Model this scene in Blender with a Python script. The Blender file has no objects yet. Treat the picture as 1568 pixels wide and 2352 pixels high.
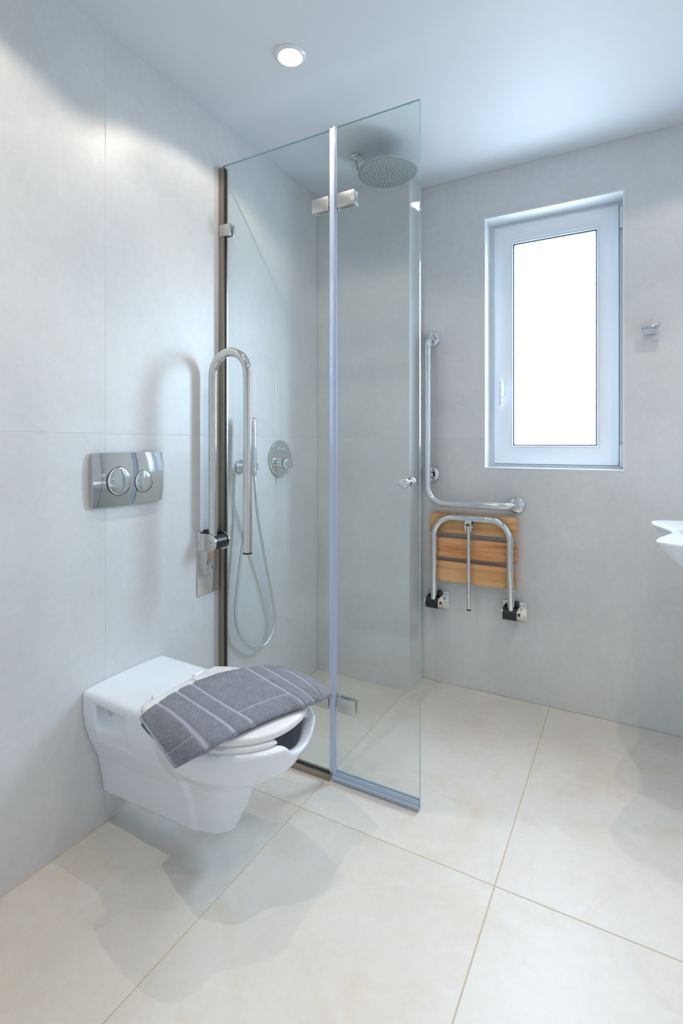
import bpy, bmesh, math, random
import numpy as np
from mathutils import Vector, Matrix

# ------------------------------------------------------------------ camera, sky, lamps, exposure
SC = bpy.context.scene
COL = SC.collection
PI = math.pi
YAW = 0.50635
cam_data = bpy.data.cameras.new('camera')
cam = bpy.data.objects.new('camera', cam_data)
COL.objects.link(cam)
cam.location = (1.394, 0.0, 1.15)
cam.rotation_euler = (PI / 2, 0, YAW)
cam_data.sensor_fit = 'VERTICAL'
cam_data.sensor_height = 36.0
cam_data.lens = 36.0 * 1197.1 / 2352
cam_data.shift_y = -157.0 / 2352
cam_data.clip_start = 0.02
SC.camera = cam

world = bpy.data.worlds.new('sky')
SC.world = world
world.use_nodes = True
bg = world.node_tree.nodes['Background']
bg.inputs[1].default_value = 18.5
_n, _l = world.node_tree.nodes, world.node_tree.links
_tc = _n.new('ShaderNodeTexCoord'); _sx = _n.new('ShaderNodeSeparateXYZ'); _cr = _n.new('ShaderNodeValToRGB')
_mr = _n.new('ShaderNodeMapRange'); _mr.inputs['From Min'].default_value = -1.0
_l.new(_tc.outputs['Generated'], _sx.inputs[0]); _l.new(_sx.outputs['Z'], _mr.inputs[0]); _l.new(_mr.outputs[0], _cr.inputs[0])
_cr.color_ramp.elements[0].position = 0.485; _cr.color_ramp.elements[0].color = (0.235, 0.285, 0.33, 1)    # bright hazy ground
_cr.color_ramp.elements[1].position = 0.515; _cr.color_ramp.elements[1].color = (0.66, 0.825, 1.0, 1)    # bright overcast sky
_l.new(_cr.outputs[0], bg.inputs[0])

SPOT_W = 3.2
CORE = 1.5
SPOT_COL = (1.0, 0.855, 0.70)
SC.view_settings.view_transform = 'Standard'
SC.view_settings.look = 'None'
SC.view_settings.gamma = 1.0
SC.view_settings.use_curve_mapping = False
SC.view_settings.exposure = 1.04
SC.cycles.max_bounces = 16
SC.cycles.diffuse_bounces = 8
SC.cycles.transparent_max_bounces = 24
SC.cycles.caustics_reflective = False
SC.cycles.sample_clamp_indirect = 6.0

# daylight portal in the window opening (guides sampling of the sky, adds no light)
pl = bpy.data.lights.new('window_portal', 'AREA')
pl.shape = 'RECTANGLE'; pl.size = 0.50; pl.size_y = 1.10
pl.cycles.is_portal = True
po = bpy.data.objects.new('window_portal', pl); COL.objects.link(po)
po.location = (1.09, 2.60, 1.612); po.rotation_euler = (-PI / 2, 0, 0)

# ------------------------------------------------------------------ room numbers
H = 2.405           # ceiling
YB = 2.434          # back wall plane
XR = 2.08           # right wall plane
YF = -0.90          # wall behind the camera
TT = 0.009          # tile thickness
JZ = 1.180          # wall tile joint height
rng = random.Random(7)

# ------------------------------------------------------------------ materials
def mat(name):
    m = bpy.data.materials.new(name); m.use_nodes = True
    return m, m.node_tree.nodes, m.node_tree.links, m.node_tree.nodes['Principled BSDF']

def simple(name, col, rough=0.4, metal=0.0, spec=0.5, coat=0.0):
    m, N, L, b = mat(name)
    b.inputs['Base Color'].default_value = (*col, 1)
    b.inputs['Roughness'].default_value = rough
    b.inputs['Metallic'].default_value = metal
    b.inputs['Specular IOR Level'].default_value = spec
    b.inputs['Coat Weight'].default_value = coat
    b.inputs['Coat Roughness'].default_value = 0.05
    return m

def tile_mat(name, c1, c2, vein, rough, warm, warm_amt, scale=1.0):
    m, N, L, b = mat(name)
    geo = N.new('ShaderNodeNewGeometry')
    oi = N.new('ShaderNodeObjectInfo')
    mul = N.new('ShaderNodeMath'); mul.operation = 'MULTIPLY'; mul.inputs[1].default_value = 17.0
    L.new(oi.outputs['Random'], mul.inputs[0])
    add = N.new('ShaderNodeVectorMath'); add.operation = 'ADD'
    L.new(geo.outputs['Position'], add.inputs[0]); L.new(mul.outputs[0], add.inputs[1])
    n1 = N.new('ShaderNodeTexNoise'); n1.inputs['Scale'].default_value = 2.6 * scale
    n1.inputs['Detail'].default_value = 8; n1.inputs['Roughness'].default_value = 0.62
    n2 = N.new('ShaderNodeTexNoise'); n2.inputs['Scale'].default_value = 38 * scale
    n2.inputs['Detail'].default_value = 5; n2.inputs['Roughness'].default_value = 0.7
    n3 = N.new('ShaderNodeTexNoise'); n3.inputs['Scale'].default_value = 1.3 * scale
    n3.inputs['Detail'].default_value = 3; n3.inputs['Distortion'].default_value = 1.5
    for n in (n1, n2, n3): L.new(add.outputs[0], n.inputs['Vector'])
    mixf = N.new('ShaderNodeMix'); mixf.data_type = 'FLOAT'; mixf.inputs[0].default_value = 0.3
    L.new(n1.outputs[0], mixf.inputs[2]); L.new(n2.outputs[0], mixf.inputs[3])
    ramp = N.new('ShaderNodeValToRGB')
    ramp.color_ramp.elements[0].position = 0.34; ramp.color_ramp.elements[0].color = (*c2, 1)
    ramp.color_ramp.elements[1].position = 0.62; ramp.color_ramp.elements[1].color = (*c1, 1)
    L.new(mixf.outputs[0], ramp.inputs[0])
    # thin pale veins where the slow noise crosses its middle
    vr = N.new('ShaderNodeValToRGB')
    e = vr.color_ramp.elements
    e[0].position = 0.492; e[0].color = (0, 0, 0, 1)
    e[1].position = 0.508; e[1].color = (0, 0, 0, 1)
    k = vr.color_ramp.elements.new(0.5); k.color = (1, 1, 1, 1)
    L.new(n3.outputs[0], vr.inputs[0])
    vm = N.new('ShaderNodeMath'); vm.operation = 'MULTIPLY'; vm.inputs[1].default_value = 0.30
    gate = N.new('ShaderNodeMath'); gate.operation = 'MULTIPLY'
    L.new(vr.outputs[0], gate.inputs[0]); L.new(n1.outputs[0], gate.inputs[1])
    L.new(gate.outputs[0], vm.inputs[0])
    mixc = N.new('ShaderNodeMix'); mixc.data_type = 'RGBA'
    L.new(vm.outputs[0], mixc.inputs[0]); L.new(ramp.outputs[0], mixc.inputs[6])
    mixc.inputs[7].default_value = (*vein, 1)
    # warm clouds
    n4 = N.new('ShaderNodeTexNoise'); n4.inputs['Scale'].default_value = 4.2 * scale; n4.inputs['Detail'].default_value = 6
    n4.inputs['Roughness'].default_value = 0.7; n4.inputs['Distortion'].default_value = 0.8
    off4 = N.new('ShaderNodeVectorMath'); off4.operation = 'ADD'; off4.inputs[1].default_value = (5.3, 1.7, 9.1)
    L.new(add.outputs[0], off4.inputs[0]); L.new(off4.outputs[0], n4.inputs['Vector'])
    wr = N.new('ShaderNodeMapRange'); wr.inputs['From Min'].default_value = 0.50; wr.inputs['From Max'].default_value = 0.78
    wr.inputs['To Max'].default_value = warm_amt
    L.new(n4.outputs[0], wr.inputs[0])
    mixw = N.new('ShaderNodeMix'); mixw.data_type = 'RGBA'
    L.new(wr.outputs[0], mixw.inputs[0]); L.new(mixc.outputs[2], mixw.inputs[6]); mixw.inputs[7].default_value = (*warm, 1)
    L.new(mixw.outputs[2], b.inputs['Base Color'])
    rr = N.new('ShaderNodeMapRange')
    rr.inputs['To Min'].default_value = rough - 0.05; rr.inputs['To Max'].default_value = rough + 0.07
    L.new(n1.outputs[0], rr.inputs[0]); L.new(rr.outputs[0], b.inputs['Roughness'])
    bp = N.new('ShaderNodeBump'); bp.inputs['Strength'].default_value = 0.05; bp.inputs['Distance'].default_value = 0.002
    L.new(n2.outputs[0], bp.inputs['Height']); L.new(bp.outputs[0], b.inputs['Normal'])
    return m

def wood_mat(name, c1, c2, c3):
    m, N, L, b = mat(name)
    tc = N.new('ShaderNodeTexCoord'); oi = N.new('ShaderNodeObjectInfo')
    mp = N.new('ShaderNodeMapping'); mp.inputs['Scale'].default_value = (3.0, 30, 55)
    L.new(tc.outputs['Object'], mp.inputs[0])
    mul = N.new('ShaderNodeMath'); mul.operation = 'MULTIPLY'; mul.inputs[1].default_value = 40
    L.new(oi.outputs['Random'], mul.inputs[0])
    add = N.new('ShaderNodeVectorMath'); add.operation = 'ADD'
    L.new(mp.outputs[0], add.inputs[0]); L.new(mul.outputs[0], add.inputs[1])
    n = N.new('ShaderNodeTexNoise'); n.inputs['Scale'].default_value = 1.0; n.inputs['Detail'].default_value = 6
    n.inputs['Distortion'].default_value = 0.6
    L.new(add.outputs[0], n.inputs['Vector'])
    r = N.new('ShaderNodeValToRGB')
    r.color_ramp.elements[0].position = 0.30; r.color_ramp.elements[0].color = (*c1, 1)
    r.color_ramp.elements[1].position = 0.70; r.color_ramp.elements[1].color = (*c3, 1)
    k = r.color_ramp.elements.new(0.5); k.color = (*c2, 1)
    L.new(n.outputs[0], r.inputs[0]); L.new(r.outputs[0], b.inputs['Base Color'])
    b.inputs['Roughness'].default_value = 0.45
    return m

def glass_mat(name, tint, ior=1.5, gloss_rough=0.0):
    m, N, L, b = mat(name)
    N.remove(b)
    out = N['Material Output']
    t = N.new('ShaderNodeBsdfTransparent'); t.inputs[0].default_value = (*tint, 1)
    g = N.new('ShaderNodeBsdfGlossy'); g.inputs['Roughness'].default_value = gloss_rough
    geo = N.new('ShaderNodeNewGeometry')           # Schlick, the same from either side of a pane
    dot = N.new('ShaderNodeVectorMath'); dot.operation = 'DOT_PRODUCT'
    L.new(geo.outputs['Normal'], dot.inputs[0]); L.new(geo.outputs['Incoming'], dot.inputs[1])
    ab = N.new('ShaderNodeMath'); ab.operation = 'ABSOLUTE'; L.new(dot.outputs['Value'], ab.inputs[0])
    om = N.new('ShaderNodeMath'); om.operation = 'SUBTRACT'; om.inputs[0].default_value = 1.0; om.use_clamp = True
    L.new(ab.outputs[0], om.inputs[1])
    pw = N.new('ShaderNodeMath'); pw.operation = 'POWER'; pw.inputs[1].default_value = 5.0; L.new(om.outputs[0], pw.inputs[0])
    f = N.new('ShaderNodeMath'); f.operation = 'MULTIPLY_ADD'
    r0 = ((ior - 1) / (ior + 1)) ** 2
    f.inputs[1].default_value = 1 - r0; f.inputs[2].default_value = r0
    L.new(pw.outputs[0], f.inputs[0])
    mx = N.new('ShaderNodeMixShader')
    L.new(f.outputs[0], mx.inputs[0]); L.new(t.outputs[0], mx.inputs[1]); L.new(g.outputs[0], mx.inputs[2])
    L.new(mx.outputs[0], out.inputs['Surface'])
    return m

def milky_mat(name, col, clear, rough=0.2):
    m, N, L, b = mat(name)
    b.inputs['Base Color'].default_value = (*col, 1); b.inputs['Roughness'].default_value = rough
    out = N['Material Output']
    t = N.new('ShaderNodeBsdfTransparent'); t.inputs[0].default_value = (0.9, 0.95, 1.0, 1)
    mx = N.new('ShaderNodeMixShader'); mx.inputs[0].default_value = clear
    L.new(b.outputs[0], mx.inputs[1]); L.new(t.outputs[0], mx.inputs[2]); L.new(mx.outputs[0], out.inputs['Surface'])
    return m

def emit_mat(name, col, s):
    m, N, L, b = mat(name)
    b.inputs['Base Color'].default_value = (1, 1, 1, 1)
    b.inputs['Emission Color'].default_value = (*col, 1)
    b.inputs['Emission Strength'].default_value = s
    return m

def towel_mat():
    m, N, L, b = mat('terry_cloth')
    tc = N.new('ShaderNodeTexCoord')
    n = N.new('ShaderNodeTexNoise'); n.inputs['Scale'].default_value = 620; n.inputs['Detail'].default_value = 3
    n2 = N.new('ShaderNodeTexNoise'); n2.inputs['Scale'].default_value = 35; n2.inputs['Detail'].default_value = 3
    L.new(tc.outputs['Object'], n.inputs['Vector']); L.new(tc.outputs['Object'], n2.inputs['Vector'])
    r = N.new('ShaderNodeValToRGB')
    r.color_ramp.elements[0].position = 0.30; r.color_ramp.elements[0].color = (0.14, 0.15, 0.195, 1)
    r.color_ramp.elements[1].position = 0.72; r.color_ramp.elements[1].color = (0.39, 0.42, 0.52, 1)
    mx = N.new('ShaderNodeMix'); mx.data_type = 'FLOAT'; mx.inputs[0].default_value = 0.25
    L.new(n.outputs[0], mx.inputs[2]); L.new(n2.outputs[0], mx.inputs[3]); L.new(mx.outputs[0], r.inputs[0])
    at = N.new('ShaderNodeAttribute'); at.attribute_name = 'woven'
    mc = N.new('ShaderNodeMix'); mc.data_type = 'RGBA'
    L.new(at.outputs['Fac'], mc.inputs[0]); L.new(r.outputs[0], mc.inputs[6]); mc.inputs[7].default_value = (0.36, 0.38, 0.455, 1)
    L.new(mc.outputs[2], b.inputs['Base Color'])
    b.inputs['Roughness'].default_value = 0.95; b.inputs['Specular IOR Level'].default_value = 0.1
    b.inputs['Sheen Weight'].default_value = 0.5; b.inputs['Sheen Roughness'].default_value = 0.5
    inv = N.new('ShaderNodeMath'); inv.operation = 'SUBTRACT'; inv.inputs[0].default_value = 1.0
    L.new(at.outputs['Fac'], inv.inputs[1])
    hm = N.new('ShaderNodeMath'); hm.operation = 'MULTIPLY'
    L.new(n.outputs[0], hm.inputs[0]); L.new(inv.outputs[0], hm.inputs[1])
    bp = N.new('ShaderNodeBump'); bp.inputs['Strength'].default_value = 0.9; bp.inputs['Distance'].default_value = 0.004
    L.new(hm.outputs[0], bp.inputs['Height']); L.new(bp.outputs[0], b.inputs['Normal'])
    return m

def hose_mat():
    m, N, L, b = mat('ribbed_hose')
    tc = N.new('ShaderNodeTexCoord')
    w = N.new('ShaderNodeTexWave'); w.bands_direction = 'Z'; w.inputs['Scale'].default_value = 120
    L.new(tc.outputs['Object'], w.inputs['Vector'])
    bp = N.new('ShaderNodeBump'); bp.inputs['Strength'].default_value = 0.4; bp.inputs['Distance'].default_value = 0.001
    L.new(w.outputs[1], bp.inputs['Height']); L.new(bp.outputs[0], b.inputs['Normal'])
    b.inputs['Base Color'].default_value = (0.72, 0.76, 0.78, 1)
    b.inputs['Metallic'].default_value = 0.85; b.inputs['Roughness'].default_value = 0.25
    return m

M = dict(
    wall=tile_mat('wall_tile', (0.735, 0.748, 0.758), (0.640, 0.654, 0.664), (0.84, 0.845, 0.85), 0.36, (0.70, 0.675, 0.635), 0.6),
    floor=tile_mat('floor_tile', (0.775, 0.738, 0.690), (0.695, 0.650, 0.590), (0.83, 0.81, 0.79), 0.42, (0.68, 0.57, 0.43), 0.75),
    grout=simple('wall_grout', (0.70, 0.695, 0.685), 0.7),
    fgrout=simple('floor_grout', (0.58, 0.48, 0.34), 0.85),
    ceil=simple('ceiling_paint', (0.74, 0.775, 0.81), 0.55, spec=0.3),
    ceramic=simple('ceramic', (0.82, 0.87, 0.94), 0.09, coat=0.4),
    plast=simple('white_plastic', (0.84, 0.85, 0.87), 0.16),
    pvc=simple('window_pvc', (0.80, 0.84, 0.88), 0.22),
    gasket=simple('gasket', (0.13, 0.17, 0.23), 0.5),
    chrome=simple('chrome', (0.80, 0.81, 0.82), 0.05, metal=1.0),
    steel=simple('polished_steel', (0.74, 0.73, 0.71), 0.09, metal=1.0),
    satin=simple('satin_nickel', (0.66, 0.65, 0.63), 0.30, metal=1.0),
    bronze=simple('bronze_profile', (0.36, 0.31, 0.25), 0.35, metal=0.8),
    dark=simple('dark_gap', (0.03, 0.035, 0.04), 0.6),
    black=simple('black_plastic', (0.018, 0.02, 0.024), 0.32),
    glass=glass_mat('clear_shower_glass', (0.962, 0.984, 0.977)),
    edge=simple('glass_edge', (0.24, 0.42, 0.42), 0.12, spec=0.8),
    pane=glass_mat('window_glass', (0.97, 0.985, 1.0)),
    seal=milky_mat('clear_seal', (0.66, 0.74, 0.90), 0.30),
    seal2=milky_mat('bottom_seal', (0.60, 0.68, 0.80), 0.40),
    wood=wood_mat('oiled_wood', (0.62, 0.29, 0.11), (0.78, 0.42, 0.18), (0.86, 0.54, 0.28)),
    wood2=wood_mat('red_oiled_wood', (0.48, 0.17, 0.06), (0.74, 0.34, 0.14), (0.82, 0.45, 0.22)),
    towel=towel_mat(),
    hose=hose_mat(),
    bulb=emit_mat('lamp_lens', (1.0, 0.96, 0.9), 14.0),
)

# ------------------------------------------------------------------ object helpers
def link(o):
    COL.objects.link(o); return o

def thing(name, label, cat, loc=(0, 0, 0), group=None):
    o = bpy.data.objects.new(name, None); o.location = loc; o.empty_display_size = 0.05
    o['label'] = label; o['category'] = cat
    if group: o['group'] = group
    return link(o)

def wloc(p):
    v = Vector((0, 0, 0))
    while p is not None:
        v += p.location; p = p.parent
    return v

def obj(name, bm, m, parent=None, smooth=True, label=None, angle=40, origin=None):
    """bm is in world coordinates; the object sits at origin (default its lowest centre)."""
    me = bpy.data.meshes.new(name)
    if isinstance(bm, bmesh.types.BMesh):
        bmesh.ops.recalc_face_normals(bm, faces=bm.faces[:])
        bm.to_mesh(me); bm.free()
    else:
        v, f = bm
        me.from_pydata([tuple(x) for x in v], [], [tuple(x) for x in f])
    n = len(me.vertices)
    co = np.empty(n * 3, np.float32); me.vertices.foreach_get('co', co); co = co.reshape(-1, 3)
    if origin is None:
        mn, mx = co.min(0), co.max(0)
        origin = ((mn[0] + mx[0]) / 2, (mn[1] + mx[1]) / 2, mn[2])
    co = co - np.array(origin, np.float32)
    me.vertices.foreach_set('co', co.ravel()); me.update()
    ms = m if isinstance(m, (list, tuple)) else [m]
    for k in ms: me.materials.append(k)
    if smooth:
        me.polygons.foreach_set('use_smooth', [True] * len(me.polygons))
        if angle:
            me.set_sharp_from_angle(angle=math.radians(angle))
    o = bpy.data.objects.new(name, me); link(o)
    if parent is not None:
        o.parent = parent
        o.location = Vector(origin) - wloc(parent)
    else:
        o.location = origin
    if label: o['label'] = label
    return o

def struct(o, label=None):
    o['kind'] = 'structure'
    if label: o['label'] = label
    return o

def box(bm, x0, x1, y0, y1, z0, z1, bev=0.0, seg=2):
    r = bmesh.ops.create_cube(bm, size=1.0)
    vs = r['verts']
    for v in vs:
        v.co = Vector((x0 + (v.co.x + .5) * (x1 - x0), y0 + (v.co.y + .5) * (y1 - y0), z0 + (v.co.z + .5) * (z1 - z0)))
    if bev > 0:
        es = list({e for v in vs for e in v.link_edges})
        bmesh.ops.bevel(bm, geom=es, offset=bev, segments=seg, affect='EDGES', profile=0.5)

def bx(*a, **k):
    bm = bmesh.new(); box(bm, *a, **k); return bm

def frame_of(t, prev=None):
    t = t.normalized()
    if prev is None:
        a = Vector((0, 0, 1)) if abs(t.z) < 0.9 else Vector((1, 0, 0))
        n = t.cross(a).normalized()
    else:
        n = (prev - t * prev.dot(t)).normalized()
    return n, t.cross(n)

def tube(bm, pts, r, seg=20, caps=True):
    pts = [Vector(p) for p in pts]; rings = []; prev = None
    for i, p in enumerate(pts):
        if i == 0: t = pts[1] - pts[0]
        elif i == len(pts) - 1: t = pts[-1] - pts[-2]
        else: t = (pts[i + 1] - pts[i]).normalized() + (pts[i] - pts[i - 1]).normalized()
        n, b = frame_of(t, prev); prev = n
        rr = r[i] if isinstance(r, (list, tuple)) else r
        rings.append([bm.verts.new(p + (n * math.cos(2 * PI * k / seg) + b * math.sin(2 * PI * k / seg)) * rr) for k in range(seg)])
    for a, c in zip(rings, rings[1:]):
        for k in range(seg):
            bm.faces.new((a[k], a[(k + 1) % seg], c[(k + 1) % seg], c[k]))
    if caps:
        bm.faces.new(rings[0][::-1]); bm.faces.new(rings[-1])

def lathe(bm, prof, c, axis, seg=48, up=None):
    """prof: (distance along axis, radius) pairs, revolved about axis through c."""
    c = Vector(c); ax = Vector(axis).normalized()
    n, b = frame_of(ax)
    rings = []
    for d, r in prof:
        if r < 1e-6: rings.append([bm.verts.new(c + ax * d)])
        else: rings.append([bm.verts.new(c + ax * d + (n * math.cos(2 * PI * k / seg) + b * math.sin(2 * PI * k / seg)) * r) for k in range(seg)])
    for a, e in zip(rings, rings[1:]):
        if len(a) == 1 and len(e) == 1: continue
        for k in range(seg):
            k2 = (k + 1) % seg
            if len(a) == 1: bm.faces.new((a[0], e[k2], e[k]))
            elif len(e) == 1: bm.faces.new((a[k], a[k2], e[0]))
            else: bm.faces.new((a[k], a[k2], e[k2], e[k]))

def lz(prof, c, axis, seg=48):
    bm = bmesh.new(); lathe(bm, prof, c, axis, seg); return bm

def prism(bm, poly, axis, a0, a1):
    """extrude a 2D polygon along axis: 'x' -> (y,z), 'y' -> (x,z), 'z' -> (x,y)."""
    def P(u, v, a): return {'x': (a, u, v), 'y': (u, a, v), 'z': (u, v, a)}[axis]
    lo = [bm.verts.new(P(u, v, a0)) for u, v in poly]; hi = [bm.verts.new(P(u, v, a1)) for u, v in poly]
    bm.faces.new(lo[::-1]); bm.faces.new(hi)
    n = len(poly)
    for i in range(n):
        bm.faces.new((lo[i], lo[(i + 1) % n], hi[(i + 1) % n], hi[i]))

def pz(poly, axis, a0, a1, bev=0.0):
    bm = bmesh.new(); prism(bm, poly, axis, a0, a1)
    if bev: bmesh.ops.bevel(bm, geom=bm.edges[:], offset=bev, segments=2, affect='EDGES', profile=0.5)
    return bm

def rrect(x0, x1, z0, z1, r, n=8, which=(1, 1, 1, 1)):
    """rounded rectangle, corners in order x1z1, x0z1, x0z0, x1z0; which says which are rounded."""
    out = []
    for k, (cx, cz, a0) in enumerate(((x1 - r, z1 - r, 0), (x0 + r, z1 - r, PI / 2), (x0 + r, z0 + r, PI), (x1 - r, z0 + r, 1.5 * PI))):
        if which[k]:
            for i in range(n + 1):
                a = a0 + PI / 2 * i / n
                out.append((cx + r * math.cos(a), cz + r * math.sin(a)))
        else:
            out.append(((x1, x0, x0, x1)[k], (z1, z1, z0, z0)[k]))
    return out

def arc(c, u, v, r, a0, a1, n=12):
    c, u, v = Vector(c), Vector(u), Vector(v)
    return [c + (u * math.cos(a0 + (a1 - a0) * i / n) + v * math.sin(a0 + (a1 - a0) * i / n)) * r for i in range(n + 1)]

def catmull(pts, n=10):
    P = [np.array(p, float) for p in pts]; P = [2 * P[0] - P[1]] + P + [2 * P[-1] - P[-2]]
    out = []
    for i in range(1, len(P) - 2):
        for k in range(n):
            t = k / n; a, b, c, d = P[i - 1], P[i], P[i + 1], P[i + 2]
            out.append(0.5 * ((2 * b) + (c - a) * t + (2 * a - 5 * b + 4 * c - d) * t * t + (3 * b - a - 3 * c + d) * t ** 3))
    out.append(P[-2]); return [tuple(p) for p in out]

def surface_nets(f, origin, h):
    """closed quad mesh of the zero level of a sampled field (negative inside)."""
    nx, ny, nz = f.shape
    s = f < 0
    corners = [(i, j, k) for i in (0, 1) for j in (0, 1) for k in (0, 1)]
    cnt = np.zeros((nx - 1, ny - 1, nz - 1), int)
    for i, j, k in corners: cnt += s[i:nx - 1 + i, j:ny - 1 + j, k:nz - 1 + k]
    act = (cnt > 0) & (cnt < 8)
    I, J, K = np.nonzero(act)
    idx = -np.ones(act.shape, int); idx[I, J, K] = np.arange(len(I))
    acc = np.zeros((len(I), 3)); num = np.zeros(len(I))
    for a in corners:
        for ax in range(3):
            if a[ax]: continue
            b = list(a); b[ax] = 1
            fa = f[I + a[0], J + a[1], K + a[2]]; fb = f[I + b[0], J + b[1], K + b[2]]
            m = (fa < 0) != (fb < 0)
            t = np.where(m, fa / np.where(m, fa - fb, 1), 0)
            p = np.tile(np.array(a, float), (len(I), 1)); p[:, ax] += t
            acc[m] += p[m]; num[m] += 1
    V = (np.stack([I, J, K], 1) + acc / num[:, None]) * h + np.array(origin)
    F = []
    for ax in range(3):
        o1, o2 = [(1, 2), (2, 0), (0, 1)][ax]
        sl0 = [slice(None)] * 3; sl1 = [slice(None)] * 3
        sl0[ax] = slice(0, -1); sl1[ax] = slice(1, None)
        d = s[tuple(sl0)] != s[tuple(sl1)]
        e = np.stack(np.nonzero(d), 1)
        ok = (e[:, o1] > 0) & (e[:, o2] > 0) & (e[:, o1] < f.shape[o1] - 1) & (e[:, o2] < f.shape[o2] - 1)
        e = e[ok]
        def c(d1, d2):
            q = e.copy(); q[:, o1] -= d1; q[:, o2] -= d2
            return idx[q[:, 0], q[:, 1], q[:, 2]]
        q = np.stack([c(1, 1), c(0, 1), c(0, 0), c(1, 0)], 1)
        flip = ~s[e[:, 0], e[:, 1], e[:, 2]]
        q[flip] = q[flip][:, ::-1]
        F.append(q)
    return V, np.concatenate(F).tolist()

def relax(V, F, it=2, lam=0.5):
    F = np.array(F); E = np.concatenate([F[:, [0, 1]], F[:, [1, 2]], F[:, [2, 3]], F[:, [3, 0]]])
    for _ in range(it):
        S = np.zeros_like(V); n = np.zeros(len(V))
        np.add.at(S, E[:, 0], V[E[:, 1]]); np.add.at(S, E[:, 1], V[E[:, 0]])
        np.add.at(n, E[:, 0], 1); np.add.at(n, E[:, 1], 1)
        V = V + lam * (S / n[:, None] - V)
    return V

def smin(a, b, k):
    hh = np.clip(0.5 + 0.5 * (b - a) / k, 0, 1)
    return b + (a - b) * hh - k * hh * (1 - hh)

def smax(a, b, k): return -smin(-a, -b, k)

# ------------------------------------------------------------------ the room shell
G = 0.0007          # half a wall joint
GF = 0.0014         # half a floor joint
# floor: slab below the tiles, tiles as pieces
fl = struct(obj('floor', bx(-0.03, XR + 0.03, YF - 0.03, YB + 0.03, -0.06, -0.0008), M['fgrout'], smooth=False),
            'cream stone-look tiled floor with thin tan joints')
xs = [0.0, 0.479, 1.085, 1.691, XR]
ys = [YF, 0.178, 1.378, YB]
for i in range(4):
    for j in range(3):
        obj('tile', bx(xs[i] + GF, xs[i + 1] - GF, ys[j] + GF, ys[j + 1] - GF, -0.010, 0.0, bev=0.0008, seg=1), M['floor'], fl, smooth=False)

struct(obj('ceiling', bx(-0.03, XR + 0.03, YF - 0.03, YB + 0.35, H, H + 0.08), M['ceil'], smooth=False), 'smooth white painted ceiling')

wl = struct(obj('wall_left', bx(-0.10, -0.0007, YF - 0.03, YB + 0.03, 0.0, H), M['grout'], smooth=False), 'pale grey stone-look tiled wall behind the toilet')
ly = [YF, -0.144, 1.036, 2.262]
for j in range(3):
    for z0, z1 in ((0.0, JZ), (JZ, H)):
        obj('tile', bx(-TT, 0.0, ly[j] + G, ly[j + 1] - (G if j < 2 else 0), z0 + (G if z0 else 0.0005), z1 - (G if z1 < H else 0.0005), bev=0.0008, seg=1), M['wall'], wl, smooth=False)

# boxed-out wall at the end of the shower
XC, YC = 0.499, 2.262
wsx = struct(obj('wall_shower', bx(0.0005, XC - 0.0005, YC + 0.0005, YB + 0.02, 0.0, H), M['grout'], smooth=False), 'boxed-out tiled wall at the shower end')
for z0, z1 in ((0.0, JZ), (JZ, H)):
    a, b = z0 + (G if z0 else 0.0005), z1 - (G if z1 < H else 0.0005)
    obj('tile', bx(0.0008, XC - 0.0006, YC, YC + TT, a, b, bev=0.0008, seg=1), M['wall'], wsx, smooth=False)
    obj('tile', bx(XC - TT, XC, YC + 0.0006, YB - 0.0006, a, b, bev=0.0008, seg=1), M['wall'], wsx, smooth=False)

# back wall with the window opening
WX0, WX1, WZ0, WZ1 = 0.799, 1.372, 1.035, 2.195
WD = 0.24
bm = bmesh.new()
box(bm, XC - 0.02, WX0, YB + 0.0005, YB + WD, 0.0, H); box(bm, WX1, XR + 0.03, YB + 0.0005, YB + WD, 0.0, H)
box(bm, WX0, WX1, YB + 0.0005, YB + WD, 0.0, WZ0); box(bm, WX0, WX1, YB + 0.0005, YB + WD, WZ1, H)
wb = struct(obj('wall_back', bm, M['grout'], smooth=False), 'pale grey tiled wall with the tall narrow window')
xt0, xt1 = XC + 0.001, 1.700
obj('tile', pz([(xt0, 0.0005), (xt1 - G, 0.0005), (xt1 - G, JZ - G), (WX1, JZ - G), (WX1, WZ0), (WX0, WZ0), (WX0, JZ - G), (xt0, JZ - G)], 'y', YB, YB + TT), M['wall'], wb, smooth=False)
obj('tile', pz([(xt0, JZ + G), (WX0, JZ + G), (WX0, WZ1), (WX1, WZ1), (WX1, JZ + G), (xt1 - G, JZ + G), (xt1 - G, H - 0.0005), (xt0, H - 0.0005)], 'y', YB, YB + TT), M['wall'], wb, smooth=False)
for z0, z1 in ((0.0005, JZ - G), (JZ + G, H - 0.0005)):
    obj('tile', bx(xt1 + G, XR, YB, YB + TT, z0, z1), M['wall'], wb, smooth=False)
struct(obj('wall_right', bx(XR, XR + 0.1, YF - 0.03, YB + 0.03, 0.0, H), M['wall'], smooth=False), 'grey tiled wall behind the washbasin')
struct(obj('wall_front', bx(-0.03, XR + 0.03, YF - 0.1, YF, 0.0, H), M['ceil'], smooth=False), 'white painted wall behind the camera')

# silicone joint along the floor
bm = bmesh.new()
prism(bm, [(0.0, 0.0), (0.003, 0.0), (0.0, 0.003)], 'y', YF, YC)
struct(obj('trim_1', bm, simple('silicone_joint', (0.60, 0.52, 0.39), 0.5), smooth=False), 'tan silicone joint along the left wall foot')

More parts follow.
